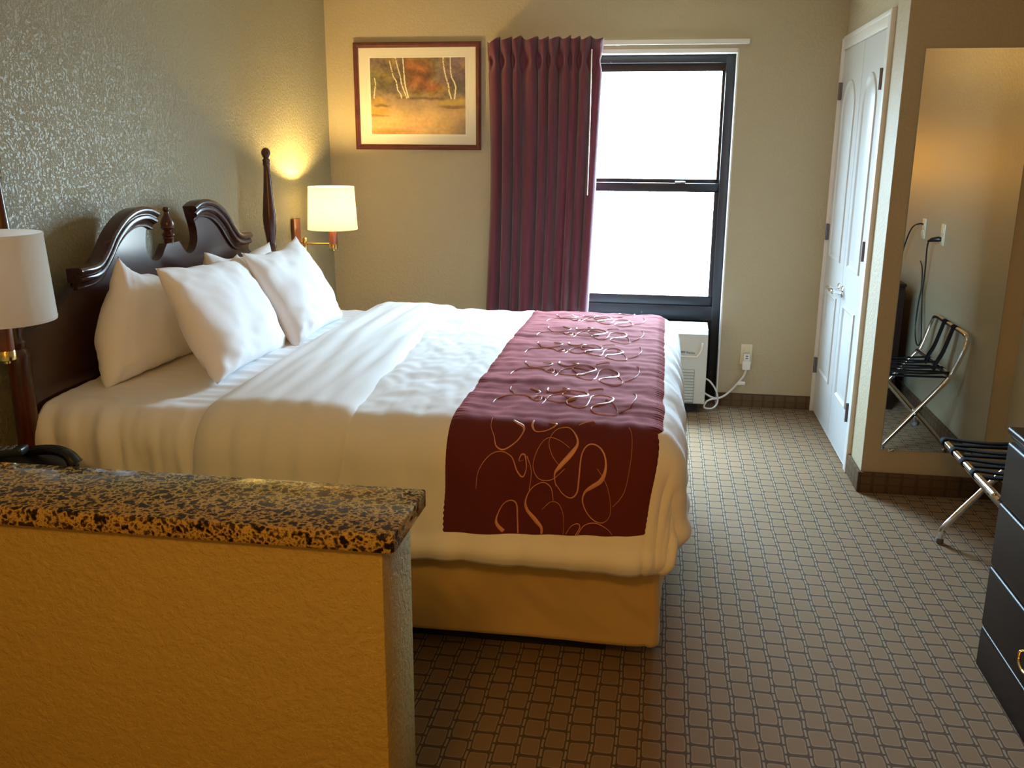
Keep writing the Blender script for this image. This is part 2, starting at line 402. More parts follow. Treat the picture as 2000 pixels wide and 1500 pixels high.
# ------------------------------------------------------------------ closet doors, casing
cas = MB()
cas.box((XR - .027, -.0265, 0), (XR + .074, -.002, DZ + .056), .004)
def casing(y0, y1, z0, z1):
    cas.box((XR - .018, y0, z0), (XR + .006, y1, z1), .004)
cas.box((XR - .018, DY1 - .060, 0), (XR + .006, DY1 + .004, DZ + .065), .004)
cas.box((XR - .0205, DY1 - .063, 0), (XR + .004, DY1 - .042, DZ + .069), .004)
cas.box((XR - .0175, DY1 - .052, DZ - .003), (XR + .005, -.004, DZ + .064), .004)
cas.box((XR - .0198, DY1 - .050, DZ + .045), (XR + .003, -.0045, DZ + .0675), .004)
struct(cas.build('trim_2', M['trimwhite']), 'white casing around the closet doors', 'trim')
def door(name, ya, yb, hinge_y, lever_y, label):
    d = thing(name, label, 'door', (XR, (ya + yb) / 2, 0)); d['kind'] = 'structure'
    XF = XR - .010
    m = MB(); m.box((XF, ya, .012), (XF + .034, yb, DZ - .006), .002)
    def ring(out):
        n = len(out); cy = sum(p[0] for p in out) / n; cz = sum(p[1] for p in out) / n
        def inset(k):
            res = []
            for i in range(n):
                a = Vector(out[i - 1]); b = Vector(out[i]); c = Vector(out[(i + 1) % n])
                t1 = (b - a).normalized(); t2 = (c - b).normalized(); nn = Vector((-(t1 + t2).y, (t1 + t2).x)).normalized()
                s = k / max(.5, nn.dot(Vector((-t1.y, t1.x)))); res.append(b + nn * s)
            return res
        loops = [(0, .001), (.004, -.007), (.010, -.009), (.018, -.003), (.022, .0005), (.030, .0005), (.055, -.008)]
        vs = []; fs = []
        for k, d_ in loops:
            for p in inset(k): vs.append((XF + d_, p[0], p[1]))
        for r in range(len(loops) - 1):
            for i in range(n):
                fs.append([r * n + i, r * n + (i + 1) % n, (r + 1) * n + (i + 1) % n, (r + 1) * n + i])
        fs.append([(len(loops) - 1) * n + i for i in range(n)])
        m.add(vs, fs)
    yl, yr = min(ya, yb) + .10, max(ya, yb) - .10
    arch = [(yl, .93), (yr, .93), (yr, 1.72)]
    ym = (yl + yr) / 2; hw = (yr - yl) / 2
    arch += [(ym + hw * cos(t) * (.98), 1.74 + .125 * sin(t) ** 1.3) for t in [pi * i / 16 for i in range(1, 16)]] + [(yl, 1.72)]
    ring(arch); ring([(yl, .27), (yr, .27), (yr, .745), (yl, .745)])
    m.build('leaf', M['white'], d)
    for z in (1.818, 1.058, .283):
        h = MB(); s = 1 if hinge_y > lever_y else -1
        h.tube([(XF - .011, hinge_y, z - .046), (XF - .011, hinge_y, z + .046)], .0085, 12)
        h.box((XF - .008, hinge_y - .016, z - .044), (XF + .001, hinge_y + .016, z + .044), .001)
        h.build('hinge', M['hinge'], d)
    h = MB(); Rm = Matrix.Rotation(-pi / 2, 4, 'Y'); zl = .805
    h.lathe([(.031, 0), (.031, .006), (.026, .010), (.014, .012), (.011, .045), (.013, .052), (.010, .058)], (XF, lever_y, zl), 24, Rm)
    h.tube(smooth_path([(XF - .050, lever_y, zl), (XF - .054, lever_y + .03, zl + .006), (XF - .052, lever_y + .075, zl + .002), (XF - .046, lever_y + .105, zl - .006)], 6), [.011] * 7 + [.009] * 6 + [.008] * 5 + [.006], 12, True, .8)
    h.build('door_handle', M['chrome'], d)
    return d
YM = (DY0 + DY1) / 2 - .02
door('door_1', DY0 - .008, YM + .004, DY0 - .012, YM + .045, 'white closet door leaf beside the window wall')
door('door_2', YM - .004, DY1 + .008, DY1 + .014, YM - .055, 'white closet door leaf nearer the tall mirror')

# ------------------------------------------------------------------ tall mirror
mi = thing('wall_mirror_glass', 'tall frameless mirror reflecting the luggage rack', 'mirror', (3.245, YC, .205))
mi.name = 'tall_mirror'
MB().box((3.033, YC - .006, .208), (3.462, YC - .001, 1.914)).build('mirror_glass', M['mirror'], mi, 0)
e = MB()
e.box((3.0315, YC - .0062, .2065), (3.033, YC - .0005, 1.9155)); e.box((3.462, YC - .0062, .2065), (3.4635, YC - .0005, 1.9155))
e.box((3.0315, YC - .0062, .2065), (3.4635, YC - .0005, .208)); e.box((3.0315, YC - .0062, 1.914), (3.4635, YC - .0005, 1.9155))
e.build('glass_edge', M['mirror_edge'], mi, 0)
for x in (3.075, 3.40):
    MB().box((x - .014, YC - .010, .200), (x + .014, YC - .0005, .2125), .002).build('mirror_clip', M['chrome'], mi)

# ------------------------------------------------------------------ picture
pic = thing('framed_picture', 'framed watercolour of birch trees by an autumn stream', 'picture', (.56, 0, 1.49))
PX0, PX1, PZ0, PZ1 = .174, .937, 1.493, 2.099
fr = MB(); prof = [(0, 0), (0, .020), (.008, .026), (.016, .024), (.024, .016), (.030, .014), (.030, 0)]
pth = [(PX0, -.001, PZ0), (PX1, -.001, PZ0), (PX1, -.001, PZ1), (PX0, -.001, PZ1)]
dirs = [Vector((1, 0, 1)), Vector((-1, 0, 1)), Vector((-1, 0, -1)), Vector((1, 0, -1))]
fr.sweep(prof, pth, lambda i: (dirs[i], Vector((0, -1, 0))), True)
fr.build('picture_frame', M['frame_wood'], pic, 25)
MB().box((PX0 + .026, -.012, PZ0 + .026), (PX1 - .026, -.002, PZ1 - .026)).build('mat_board', M['mat_board'], pic, 0)
AX0, AX1, AZ0, AZ1 = .272, .845, 1.582, 2.013
bv = MB(); pth2 = [(AX0, -.012, AZ0), (AX1, -.012, AZ0), (AX1, -.012, AZ1), (AX0, -.012, AZ1)]
bv.sweep([(0, 0), (0, .0015), (-.006, .0015), (-.006, 0)], pth2, lambda i: (dirs[i], Vector((0, -1, 0))), True)
bv.sweep([(-.009, 0), (-.009, .001), (-.011, .001), (-.011, 0)], pth2, lambda i: (dirs[i], Vector((0, -1, 0))), True)
bv.build('mat_bevel', M['bevel'], pic, 0)
def lerp(a, b, t): return tuple(a[i] + (b[i] - a[i]) * t for i in range(3))
birches = [([(.045, .26), (.055, .34), (.040, .45), (.035, .53)], .006),
           ([(.21, .04), (.225, .13), (.245, .24), (.275, .30), (.285, .38), (.29, .42), (.32, .47), (.33, .53)], .007),
           ([(.27, .0), (.285, .07), (.30, .15), (.32, .24), (.33, .33), (.35, .41), (.37, .47), (.385, .53)], .007),
           ([(.35, .0), (.355, .10), (.36, .22), (.365, .31), (.375, .39), (.39, .46), (.40, .52)], .008),
           ([(.77, .0), (.775, .10), (.785, .18), (.80, .26), (.825, .36), (.83, .44), (.855, .54)], .0085),
           ([(.845, .0), (.845, .10), (.85, .20), (.86, .26), (.885, .32), (.90, .38), (.895, .45), (.885, .54)], .008)]
def paint(u, v):
    n1 = N3(u * 4, v * 4, 1.3); n2 = N3(u * 11, v * 11, 4.4); n3 = N3(u * 30, v * 26, 9); n4 = N3(u * 7 + 3, v * 6, 6)
    olive = (.20, .17, .045); mauve = (.20, .13, .12); gold = (.30, .21, .055); ochre = (.48, .27, .06); red = (.20, .055, .022); tanw = (.56, .36, .13)
    c = lerp(olive, mauve, max(0, min(1, .55 + n1 * 1.0 + abs(u - .5) * .9 - v * .9)))
    c = lerp(c, gold, max(0, min(1, n4 * 1.4 + .1)))
    dg = exp(-(((u - .38) / .05) ** 2 + ((v - .10) / .10) ** 2)); c = lerp(c, (.06, .055, .015), min(1, dg * .9))
    c = lerp(c, (.09, .08, .03), .75 * exp(-(((u - .17) / .13) ** 2 + ((v - .36) / .07) ** 2)))
    c = lerp(c, (.07, .065, .05), .8 * exp(-(((u - .93) / .11) ** 2 + ((v - .40) / .10) ** 2)))
    k = exp(-(((u - .51 + .03 * n2) / .15) ** 4 + ((v - .22 + .04 * n2) / .22) ** 4)); c = lerp(c, lerp(red, (.34, .11, .035), max(0, n2 + .35)), min(1, k * .85))
    k = exp(-(((u - .66) / .10) ** 2 + ((v - .38) / .07) ** 2)); c = lerp(c, (.34, .10, .03), k * .75)
    if v > .44:
        wt = lerp((.33, .22, .11), tanw, sstep(.5, .85, v + .1 * n1)); wt = lerp(wt, (.58, .29, .11), max(0, n1 + .1) * .8)
        wt = lerp(wt, (.27, .19, .11), .7 * exp(-(((u - .35) / .22) ** 2 + ((v - .56) / .05) ** 2)))
        wt = lerp(wt, (.24, .17, .10), sstep(.75, 1, u) * sstep(.66, .9, v) * .8)
        c = lerp(c, wt, sstep(.46, .56, v + .02 * n2))
    c = lerp(c, (.12, .07, .035), .85 * exp(-((v - .525 - .02 * (u - .5) + .012 * n2) / .018) ** 2) * sstep(.2, .35, u) * (1 - sstep(.75, .82, u)))
    for (bx, by, sx, sy, col) in [(.06, .56, .12, .05, (.40, .24, .04)), (.05, .70, .16, .055, (.50, .27, .03)), (.88, .57, .17, .035, (.42, .30, .05)), (.12, .62, .09, .02, (.14, .09, .02)), (.87, .635, .16, .022, (.17, .09, .02)), (.2, .97, .22, .05, (.42, .20, .03)), (.06, .76, .14, .02, (.24, .12, .03))]:
        c = lerp(c, col, .85 * exp(-(((u - bx) / sx) ** 2 + ((v - by + .02 * n2) / sy) ** 2) ** 2))
    fz = 1 - sstep(.45, .6, v); n5 = N3(u * 55, v * 45, 3); s = (1 - .16 * fz) * (1 + (.16 + .22 * fz) * n3 + (.14 + .35 * fz) * n2 + .22 * fz * n5); c = tuple(max(0, x * s) for x in c)
    for pts, wd in birches:
        for (x0_, y0_), (x1_, y1_) in zip(pts, pts[1:]):
            if y0_ - .004 <= v <= y1_:
                t = (v - y0_) / (y1_ - y0_); xx = x0_ + (x1_ - x0_) * t
                if abs(u - xx) < wd * (.75 + .35 * v) and N3(u * 20, v * 60, 2) > -.45: c = lerp(c, (.72, .66, .42), .9)
    return c
nu, nv = 210, 158
ar = MB().grid(lambda u, v: Vector((AX0 + (AX1 - AX0) * u, -.0128, AZ1 - (AZ1 - AZ0) * v)), nu, nv).build('print', M['art'], pic, 0)
at = ar.data.color_attributes.new('paint', 'FLOAT_COLOR', 'POINT')
for j in range(nv + 1):
    for i in range(nu + 1):
        at.data[j * (nu + 1) + i].color = (*paint(i / nu, j / nv), 1)

# ------------------------------------------------------------------ bed
YB = -2.15; BN, BF = -3.105, -1.195     # centre, near and far hang planes
bed = thing('bed', 'king bed with dark cherry scrolled headboard and gold skirt', 'bed', (1.1, YB, 0))
PXF, PXB = .125, .090       # headboard panel front and back
def hbp(a, b, d): return (d, YB + a, b)
# half outline of the panel, from centre plinth out to the post  (offset from centre, z)
half = [(.045, 1.150), (.062, 1.135), (.088, 1.108), (.125, 1.094), (.165, 1.104), (.192, 1.135), (.196, 1.170), (.188, 1.205), (.176, 1.235),
        (.19, 1.255), (.25, 1.258), (.32, 1.245), (.39, 1.210), (.45, 1.155), (.50, 1.112), (.56, 1.100), (.62, 1.085), (.66, 1.060), (.72, 1.020), (.80, .985), (.93, .965), (.93, .36)]
hs = smooth_path([(a, b, 0) for a, b in half[:19]], 4); hs = [(p.x, p.y) for p in hs] + half[19:]
out = [(a, b) for a, b in hs] + [(-a, b) for a, b in hs[::-1]]
hb = MB().prism(out, hbp, PXB, PXF).build('headboard', M['cherry'], bed, 30)
hb['label'] = 'dark cherry headboard panel with two round cut outs'
for sgn in (1, -1):
    path2 = [(.150, 1.246), (.20, 1.262), (.27, 1.262), (.34, 1.242), (.41, 1.199), (.46, 1.150), (.51, 1.110), (.56, 1.095), (.645, 1.093)]
    pp = smooth_path([(a, b, 0) for a, b in path2], 8)
    path = [(PXF - .006, YB + sgn * p.x, p.y) for p in pp]
    def frame(i, path=path):
        a = Vector(path[max(i - 1, 0)]); b = Vector(path[min(i + 1, len(path) - 1)]); t = (b - a).normalized(); t *= sgn
        nrm = Vector((0, -t.z, t.y)) if t.y > 0 else Vector((0, t.z, -t.y))
        return Vector((1, 0, 0)), nrm
    prof = [(-.018, -.010), (-.018, .036), (.028, .040), (.036, .038), (.0405, .033), (.042, .027), (.041, .021), (.037, .016), (.030, .013), (.030, .010), (.0345, .007), (.0365, .002), (.036, -.004), (.031, -.009), (.022, -.013), (.017, -.020), (.0155, -.025), (.0175, -.028), (.017, -.032), (.012, -.034), (0, -.034), (0, -.01)]
    MB().sweep(prof, path, frame).build('crest_moulding', M['cherry'], hb, 30)
fin = [(.001, 1.288), (.010, 1.287), (.0135, 1.280), (.0125, 1.273), (.009, 1.268), (.011, 1.258), (.019, 1.243), (.0245, 1.230), (.0265, 1.220), (.0245, 1.213), (.027, 1.208), (.022, 1.202), (.014, 1.196), (.017, 1.190), (.0255, 1.184), (.025, 1.178), (.019, 1.172), (.022, 1.166), (.019, 1.160), (.020, 1.146)]
MB().lathe(fin[::-1], (PXF - .018, YB, 0)).build('finial', M['cherry_post'], hb)
for sgn in (1, -1):
    prof = [(.030, .0), (.033, .02), (.033, .88), (.034, .90), (.030, .915), (.022, .925), (.026, .935), (.026, .945), (.020, .952), (.018, .965), (.022, 1.0), (.0195, 1.02), (.025, 1.030), (.025, 1.040), (.019, 1.050), (.023, 1.075), (.029, 1.115), (.0325, 1.155), (.0325, 1.185), (.028, 1.240), (.0225, 1.300), (.0175, 1.365), (.0145, 1.415), (.0165, 1.424), (.019, 1.430), (.0165, 1.436), (.0175, 1.442), (.0195, 1.448), (.014, 1.454), (.012, 1.459), (.0175, 1.465), (.0215, 1.476), (.0218, 1.486), (.018, 1.497), (.011, 1.5045), (.001, 1.507)]
    MB().lathe(prof, (.108, YB + (.962 if sgn > 0 else -.928), 0)).build('bed_post', M['cherry_post'], bed)
MB().box((.14, BN + .13, .10), (2.03, BF - .13, .37), .02).build('box_spring', M['box_fabric'], bed)
MB().box((.25, BN + .17, .0), (1.90, BF - .17, .12), .01).build('platform_base', M['dark_base'], bed)
MB().box((.14, BN + .10, .37), (2.07, BF - .10, .722), .07, 4).build('mattress', M['mattress'], bed)
# skirt: near side, foot, far side, as one continuous dropped cloth
def skirt_pt(u, v):
    R = .035; x1 = 2.062; y0 = BN + .085; y1 = BF - .085; xs = .16
    L1 = x1 - xs - R; L2 = R * pi / 2; L3 = (y1 - y0) - 2 * R; tot = 2 * L1 + 2 * L2 + L3; s = u * tot
    fl = .0
    if s < L1: p = Vector((xs + s, y0, 0)); n = Vector((0, -1, 0))
    elif s < L1 + L2: a = (s - L1) / R; n = Vector((sin(a), -cos(a), 0)); p = Vector((x1 - R, y0 + R, 0)) + n * R
    elif s < L1 + L2 + L3: p = Vector((x1, y0 + R + s - L1 - L2, 0)); n = Vector((1, 0, 0))
    elif s < L1 + 2 * L2 + L3: a = (s - L1 - L2 - L3) / R; n = Vector((cos(a), sin(a), 0)); p = Vector((x1 - R, y1 - R, 0)) + n * R
    else: p = Vector((x1 - R - (s - L1 - 2 * L2 - L3), y1, 0)); n = Vector((0, 1, 0))
    z = .40 - v * .325
    w = .008 * sin((s * .9 - v * .22) * 15 + 2.2 * N3(s * 2, v, 0)) * (.35 + .65 * v) + .012 * N3(s * 7 - v * 2.6, v * 1.4, 3) + .007 * N3(s * 15 - v * 4.0, v * 2, 9)
    w *= 1 - .75 * sstep(.7, 1, v)
    pl = abs(s - (L1 - .012)); w -= .008 * exp(-(pl / .008) ** 2)
    if v > .93: w += .002 * sin((v - .93) / .07 * pi)
    z += .004 * N3(s * 2.5, 0, 8) * v
    p = p + n * (w - .012 * (1 - v)); p.z = z; return p
sk = MB().grid(skirt_pt, 460, 26).build('bed_skirt', M['skirt'], bed, 180)
sk.modifiers.new('thick', 'SOLIDIFY').thickness = .003
sk['label'] = 'tan gold fabric bed skirt'

# draped layers: flat cloth coordinates (X along the bed, Y across) -> surface of the bed
ZT = .742
class Drape:
    def __init__(s, x1, y0, y1, R, off): s.x1 = x1; s.y0 = y0 + R; s.y1 = y1 - R; s.R = R; s.off = off; s.x1r = x1 - R
    def at(s, X, Y, h=0):
        cx = min(X, s.x1r); cy = max(s.y0, min(s.y1, Y)); wx, wy = X - cx, Y - cy
        ax, ay = abs(wx), abs(wy); mx, mn = max(ax, ay), min(ax, ay)
        o = s.off + h
        crown = .012 * (1 - ((cy - YB) / .9) ** 2)
        if mx < 1e-9: return Vector((X, Y, ZT + o + crown))
        d = mx * (1 + .015 * mn / mx); L = sqrt(wx * wx + wy * wy); dx, dy = wx / L, wy / L
        r = s.R + o; arc = s.R * pi / 2
        if d < arc:
            a = d / s.R; return Vector((cx + dx * r * sin(a), cy + dy * r * sin(a), ZT - s.R + r * cos(a) + crown * cos(a)))
        e = d - arc; fl = .02 * e
        return Vector((cx + dx * (r + fl), cy + dy * (r + fl), ZT - s.R - e))
def hang(z, R=.105): return R * pi / 2 + (ZT - R - z)
R0 = .115
# sheet at the head
ds = Drape(9, BN, BF, R0, 0.0)
def sheet_pt(u, v):
    X = .135 + u * (.86 - .135); D = hang(.40, R0); Y = (ds.y0 - D) + v * (ds.y1 - ds.y0 + 2 * D)
    side = sstep(ds.y0 + .03, ds.y0 - .2, Y) + sstep(ds.y1 - .03, ds.y1 + .2, Y)
    h = .004 * N3(X * 9, Y * 26, 1) * (1 - side) + .002 * sin(Y * 75 + 4 * N3(X * 4, Y * 2, 0)) * sstep(.45, .7, X) * (1 - side)
    h += side * (.030 * N3(X * 13 + Y * 3.0, Y * 1.6, 5) + .012 * N3(X * 30 + Y * 5, Y * 2, 1) + .010 * sin(X * 55 + 5 * N3(X * 3, Y * 4, 2)) * sstep(.75, .3, X))
    h -= .05 * sstep(.30, .13, X) * side * .6
    p = ds.at(X, Y, h)
    return p
sh = MB().grid(sheet_pt, 90, 190).build('bed_sheet', M['sheet'], None, 180)
sh.modifiers.new('thick', 'SOLIDIFY').thickness = -.003
tag(sh, 'white sheet under the pillows at the head of the bed', 'sheet')
# duvet
dd = Drape(2.090, BN - .004, BF + .004, .105, .016)
XC0 = .74
dr = Drape(dd.x1, BN - .004, BF + .004, .105, .0225)
RX0, RX1 = 1.440, 2.034; DN = hang(.452); TN = dr.y0 - DN; TF = dr.y1 + hang(.46)
def duvet_h(X, Y):
    Dx = hang(.425); D = hang(.365)
    side = sstep(dd.y0 + .02, dd.y0 - .22, Y) + sstep(dd.y1 - .02, dd.y1 + .22, Y); ft = sstep(dd.x1r, dd.x1r + .2, X)
    top = max(0, 1 - side - ft)
    h = top * (.006 * N3(X * 4, Y * 5, 2) + .0055 * N3(X * 16, Y * 5 + 2, 7) + .0025 * N3(X * 30, Y * 18, 1))
    h += min(1, side) * (.014 * N3(X * 6, Y * 2.5, 3) + .007 * N3(X * 14 + Y * 4, Y * 2.2, 8) + .005 * N3(X * 22, Y * 9, 5) + .010 * sstep(dd.y0 - .28, dd.y0 - .42, Y) * N3(X * 11, 0, 4))
    h += ft * (.006 * N3(Y * 5, X * 2, 3) + .005 * sin(Y * 24 + 3 * N3(Y * 2, X * 3, 0)))
    # padded hem rolls outwards
    e = min(Y - (dd.y0 - D), (dd.y1 + D) - Y, (dd.x1r + Dx) - X)
    h += .014 * exp(-((e - .04) / .03) ** 2) - .012 * exp(-(e / .02) ** 2)
    return h
def duvet_pt(u, v):
    Dx = hang(.425); X = XC0 + u * (dd.x1r + Dx - XC0); D = hang(.365); Y = (dd.y0 - D) + v * (dd.y1 - dd.y0 + 2 * D)
    k = sstep(RX0 - .004, RX0 + .010, X) * sstep(RX1 + .004, RX1 - .010, X)
    return dd.at(X, Y, duvet_h(X, Y) - .011 * k * sstep(TN - .006 + .036 * (X - RX0) / (RX1 - RX0), TN + .010 + .036 * (X - RX0) / (RX1 - RX0), Y))
du = MB().grid(duvet_pt, 250, 210).build('duvet', M['duvet'], None, 180)
du.modifiers.new('thick', 'SOLIDIFY').thickness = -.010
tag(du, 'white duvet with a folded back cuff over the bed', 'duvet')
# cuff: double layer turned back over the duvet
dc = Drape(9, BN - .006, BF + .006, .105, .026)
def cuff_pt(u, v):
    D = hang(.45); Y = (dc.y0 - D) + v * (dc.y1 - dc.y0 + 2 * D)
    q = sstep(dc.y0 - .2, dc.y1, Y)
    xa = .690 - .03 * q + .010 * N3(Y * 3, 0, 3) - .02 * sstep(dc.y0, dc.y0 - .3, Y); xb = 1.150 - .085 * q + .012 * N3(Y * 4, 2, 3) - .03 * sstep(dc.y0, dc.y0 - .3, Y)
    X = xa + u * (xb - xa)
    puff = .026 * (1 - (2 * u - 1) ** 12) - .020 + .010 * sin(pi * u)
    side = sstep(dc.y0 + .02, dc.y0 - .2, Y)
    h = puff + .005 * N3(X * 22, Y * 3.5, 6) + .0035 * sin(X * 62 + Y * 4 + 3 * N3(X * 3, Y * 2, 1)) * (.5 + .5 * side) * sstep(0, .12, u) * sstep(1, .85, u)
    h += .006 * N3(X * 7, Y * 2, 2) * side
    return dc.at(X, Y, h)
cf = MB().grid(cuff_pt, 110, 190).build('turned_back_cuff', M['duvet'], du, 180)
cf.modifiers.new('thick', 'SOLIDIFY').thickness = -.008
cf['label'] = 'white folded back cuff'
# runner
def run_h(X, Y):
    side = sstep(dr.y0 + .0, dr.y0 - .12, Y)
    k = (N3(X * 1.3, Y * 9, 11) + .6 * N3(X * 2.0 + 5, Y * 22, 2))
    edge = sstep(.12, .0, X - RX0) * .4 + 1
    return duvet_h(X, Y) + (1 - side) * (.0045 * max(-.6, k) * edge) + side * .002 * N3(X * 4, Y * 4, 1) + .0055
def runner_pt(u, v):
    tn = TN + .036 * u; Y = tn + v * (TF - tn); X = RX0 + u * (RX1 - RX0)
    h = run_h(X, Y)
    if X > RX1 - .022: h += .0007 * sin(Y * 2 * pi / .017)
    if X < RX0 + .022: h += .0006 * sin(Y * 2 * pi / .017)
    if min(u, 1 - u) < .001 or min(v, 1 - v) < .0001: h -= .0028
    p = dr.at(X, Y, h)
    if Y < dr.y0 - .2: p.x += -.012 * (1 - u) * sstep(dr.y0 - .2, TN, Y)
    return p
ru = MB(); ru.grid(runner_pt, 64, 620); ru.m = 1
K = .000467
strokes = [
 [(1130,720,1.5),(1150,770,1.5),(1155,880,1.5),(1130,1040,1.5),(1100,1110,2),(1060,1160,1)],
 [(710,1030,2),(760,1100,3),(810,1125,4),(845,1090,5),(855,1000,5),(865,890,4),(900,840,4),(950,840,4),(995,880,5),(1010,940,7),(990,1000,13),(930,1050,13),(890,1090,7),(880,1150,4),(910,1220,3),(960,1260,3),(1010,1260,2),(1045,1210,1.5),(1040,1110,1.5),(1010,1010,1.5),(960,950,1)],
 [(740,950,1.5),(690,900,2),(665,830,2),(700,760,2),(770,745,3),(820,790,5),(835,840,8),(800,890,14),(740,950,12),(710,990,5),(720,1060,2)],
 [(790,860,1.5),(720,820,1.5),(650,815,2),(600,880,2),(580,960,2),(620,1020,2.5),(690,1020,2.5),(770,960,1.5)],
 [(430,700,8),(465,722,11),(495,745,9),(503,780,5),(470,840,4),(400,885,4),(350,870,4),(330,820,3),(300,760,2),(295,690,2)],
 [(552,690,6),(550,740,7),(575,778,4),(620,772,3),(670,745,5),(692,712,8),(650,690,4)],
 [(240,1100,1.5),(250,1000,2),(310,920,2.5),(380,895,2.5),(450,920,3),(485,980,4),(520,1010,4),(540,970,3),(530,910,4),(508,905,4),(495,935,2),(520,930,1)],
 [(830,720,3),(870,690,5),(915,675,4),(930,700,2)],
 [(560,1090,2),(570,980,2),(540,910,3)],
]
low = [
 [(770,1370,1.5),(770,1250,1.5),(740,1170,2),(690,1160,2),(640,1210,1.5)],
 [(705,1150,2),(690,1070,3),(640,1040,3),(575,1080,3),(542,1150,5),(548,1215,10),(600,1280,14),(638,1330,9),(635,1385,5)],
 [(495,1385,5),(490,1280,5),(485,1190,5),(450,1167,4),(400,1200,3),(365,1280,5),(372,1330,11),(430,1388,14)],
 [(775,1385,2),(810,1310,2),(850,1285,3),(868,1310,3),(828,1385,3)],
 [(850,1370,2),(890,1300,3),(960,1272,3),(1030,1300,2),(1070,1350,1.5),(1090,1388,1)],
]
def stroke(pts, dt):
    P = smooth_path([(a, b, w_) for a, b, w_ in pts], 7)
    vs = []; n = len(P)
    for i, p in enumerate(P):
        t = P[min(i + 1, n - 1)] - P[max(i - 1, 0)]; t.z = 0
        if t.length < 1e-6: t = Vector((1, 0, 0))
        t.normalize(); q = Vector((-t.y, t.x, 0)); wd = max(1.25, p.z * .92)
        ok = True; tri = []
        for sgn in (-1, 0, 1):
            c = p + q * wd * sgn
            X = RX0 + (c.x - 45) * K; Y = dr.y0 - .022 - (c.y - 700) * .00046 + dt
            if not (TN + .036 * (X - RX0) / (RX1 - RX0) + .003 < Y < TF - .004): ok = False; break
            pt = dr.at(X, Y, run_h(X, Y) + (.0030 if sgn == 0 else .0006))
            tri.append(pt)
        if not ok:
            if vs: break
            continue
        vs += tri
    fs = []; n = len(vs) // 3
    if n < 3: return
    for i in range(n - 1):
        for s_ in (0, 1): fs.append([i * 3 + s_, i * 3 + s_ + 1, (i + 1) * 3 + s_ + 1, (i + 1) * 3 + s_])
    ru.add(vs, fs)
for s_ in low: stroke(s_, 0)
for k in range(0, 7):
    for s_ in strokes: stroke(s_, k * .330)
runner = ru.build('bed_runner', [M['runner'], M['thread']], None, 180, recalc=False)
tag(runner, 'burgundy runner with swirling embroidery across the foot of the bed', 'bed runner')

# pillows
def pillow(W, H, T, base, lean, yaw, roll, label, seed, sag=.0, hem=False, slouch=0, ear=.085, drop=0):
    """standing pillow: W along y, H up, T thick; base = middle of its lower edge on the sheet"""
    m = MB(); n = 44
    def pt(u, v, s):
        a, b = 2 * u - 1, 2 * v - 1
        a = math.copysign(abs(a) ** .85, a); b = math.copysign(abs(b) ** .85, b)
        ea = (1 - abs(a) ** 2.6); eb = (1 - abs(b) ** 2.6)
        th = max(0, ea * eb) ** .50 * T / 2 * (1 - .22 * b)
        y = W / 2 * a * (1 - .075 * (1 - b * b) + .01 * b); z = H / 2 * b * (1 - ear * (1 - a * a)) - drop * max(0, a) * max(0, b)
        cr = (abs(a) * abs(b)) ** 2
        y += slouch * max(0, b + .25) ** 1.2 * max(0, -a)
        z += .03 * max(0, abs(a) - .75) / .25 * max(0, b - .6) / .4 * (1 if slouch else 0)
        wr = .013 * N3(a * 2.2 + seed, b * 2.2, s) + .012 * cr * N3(a * 7 + seed, b * 7, s + 3) + .004 * N3(a * 3 + b * 6 + seed, b * 2 - a * 5, s + 7) * (.3 + abs(b))
        wr += .010 * N3((a + b) * 5 + seed, (a - b) * 1.2, 2) * (abs(b) ** 1.5)
        th2 = th + wr * min(1, th / (T * .22))
        z -= sag * (1 - a * a) * max(0, b) ** 2 + .015 * max(0, b) ** 3 * N3(a * 2 + seed, 0, 1)
        if hem and abs(a + .86) < .02: th2 -= .003
        return Vector((s * th2, y, z + H / 2 * .94))
    for s in (1, -1):
        m.grid(lambda u, v, s=s: pt(u, v, s), n, n)
    Mx = Matrix.Translation(base) @ Matrix.Rotation(yaw, 4, 'Z') @ Matrix.Rotation(-lean, 4, 'Y') @ Matrix.Rotation(roll, 4, 'X')
    m.v = [tuple(Mx @ Vector(p)) for p in m.v]
    o = m.build('pillow', M['pillow'], None, 180)
    bm = bmesh.new(); bm.from_mesh(o.data); bmesh.ops.remove_doubles(bm, verts=bm.verts, dist=.0004)
    bmesh.ops.recalc_face_normals(bm, faces=bm.faces); bm.to_mesh(o.data); bm.free()
    return tag(o, label, 'pillow', 'white bed pillows')
ZP = .756
pillow(.68, .395, .20, (.236, -2.520, ZP - .005), radians(2), radians(0), radians(-1), 'white pillow nearest the wall lamp, behind the near front pillow', 1.7, .04, True, .13, .085, .12)
pillow(.67, .355, .18, (.240, -1.79, ZP - .005), radians(3), radians(2), radians(-2), 'white pillow mostly hidden behind the far front pillow', 8.2, .03, False, 0, .06)
pillow(.690, .418, .18, (.565, -2.448, ZP), radians(25.8), radians(5.5), radians(-3.3), 'white front pillow on the side nearer the camera', 4.1, .0)
pillow(.630, .424, .165, (.590, -1.838, ZP), radians(28), radians(2.9), radians(.4), 'white front pillow on the window side of the bed', 12.5, .015)

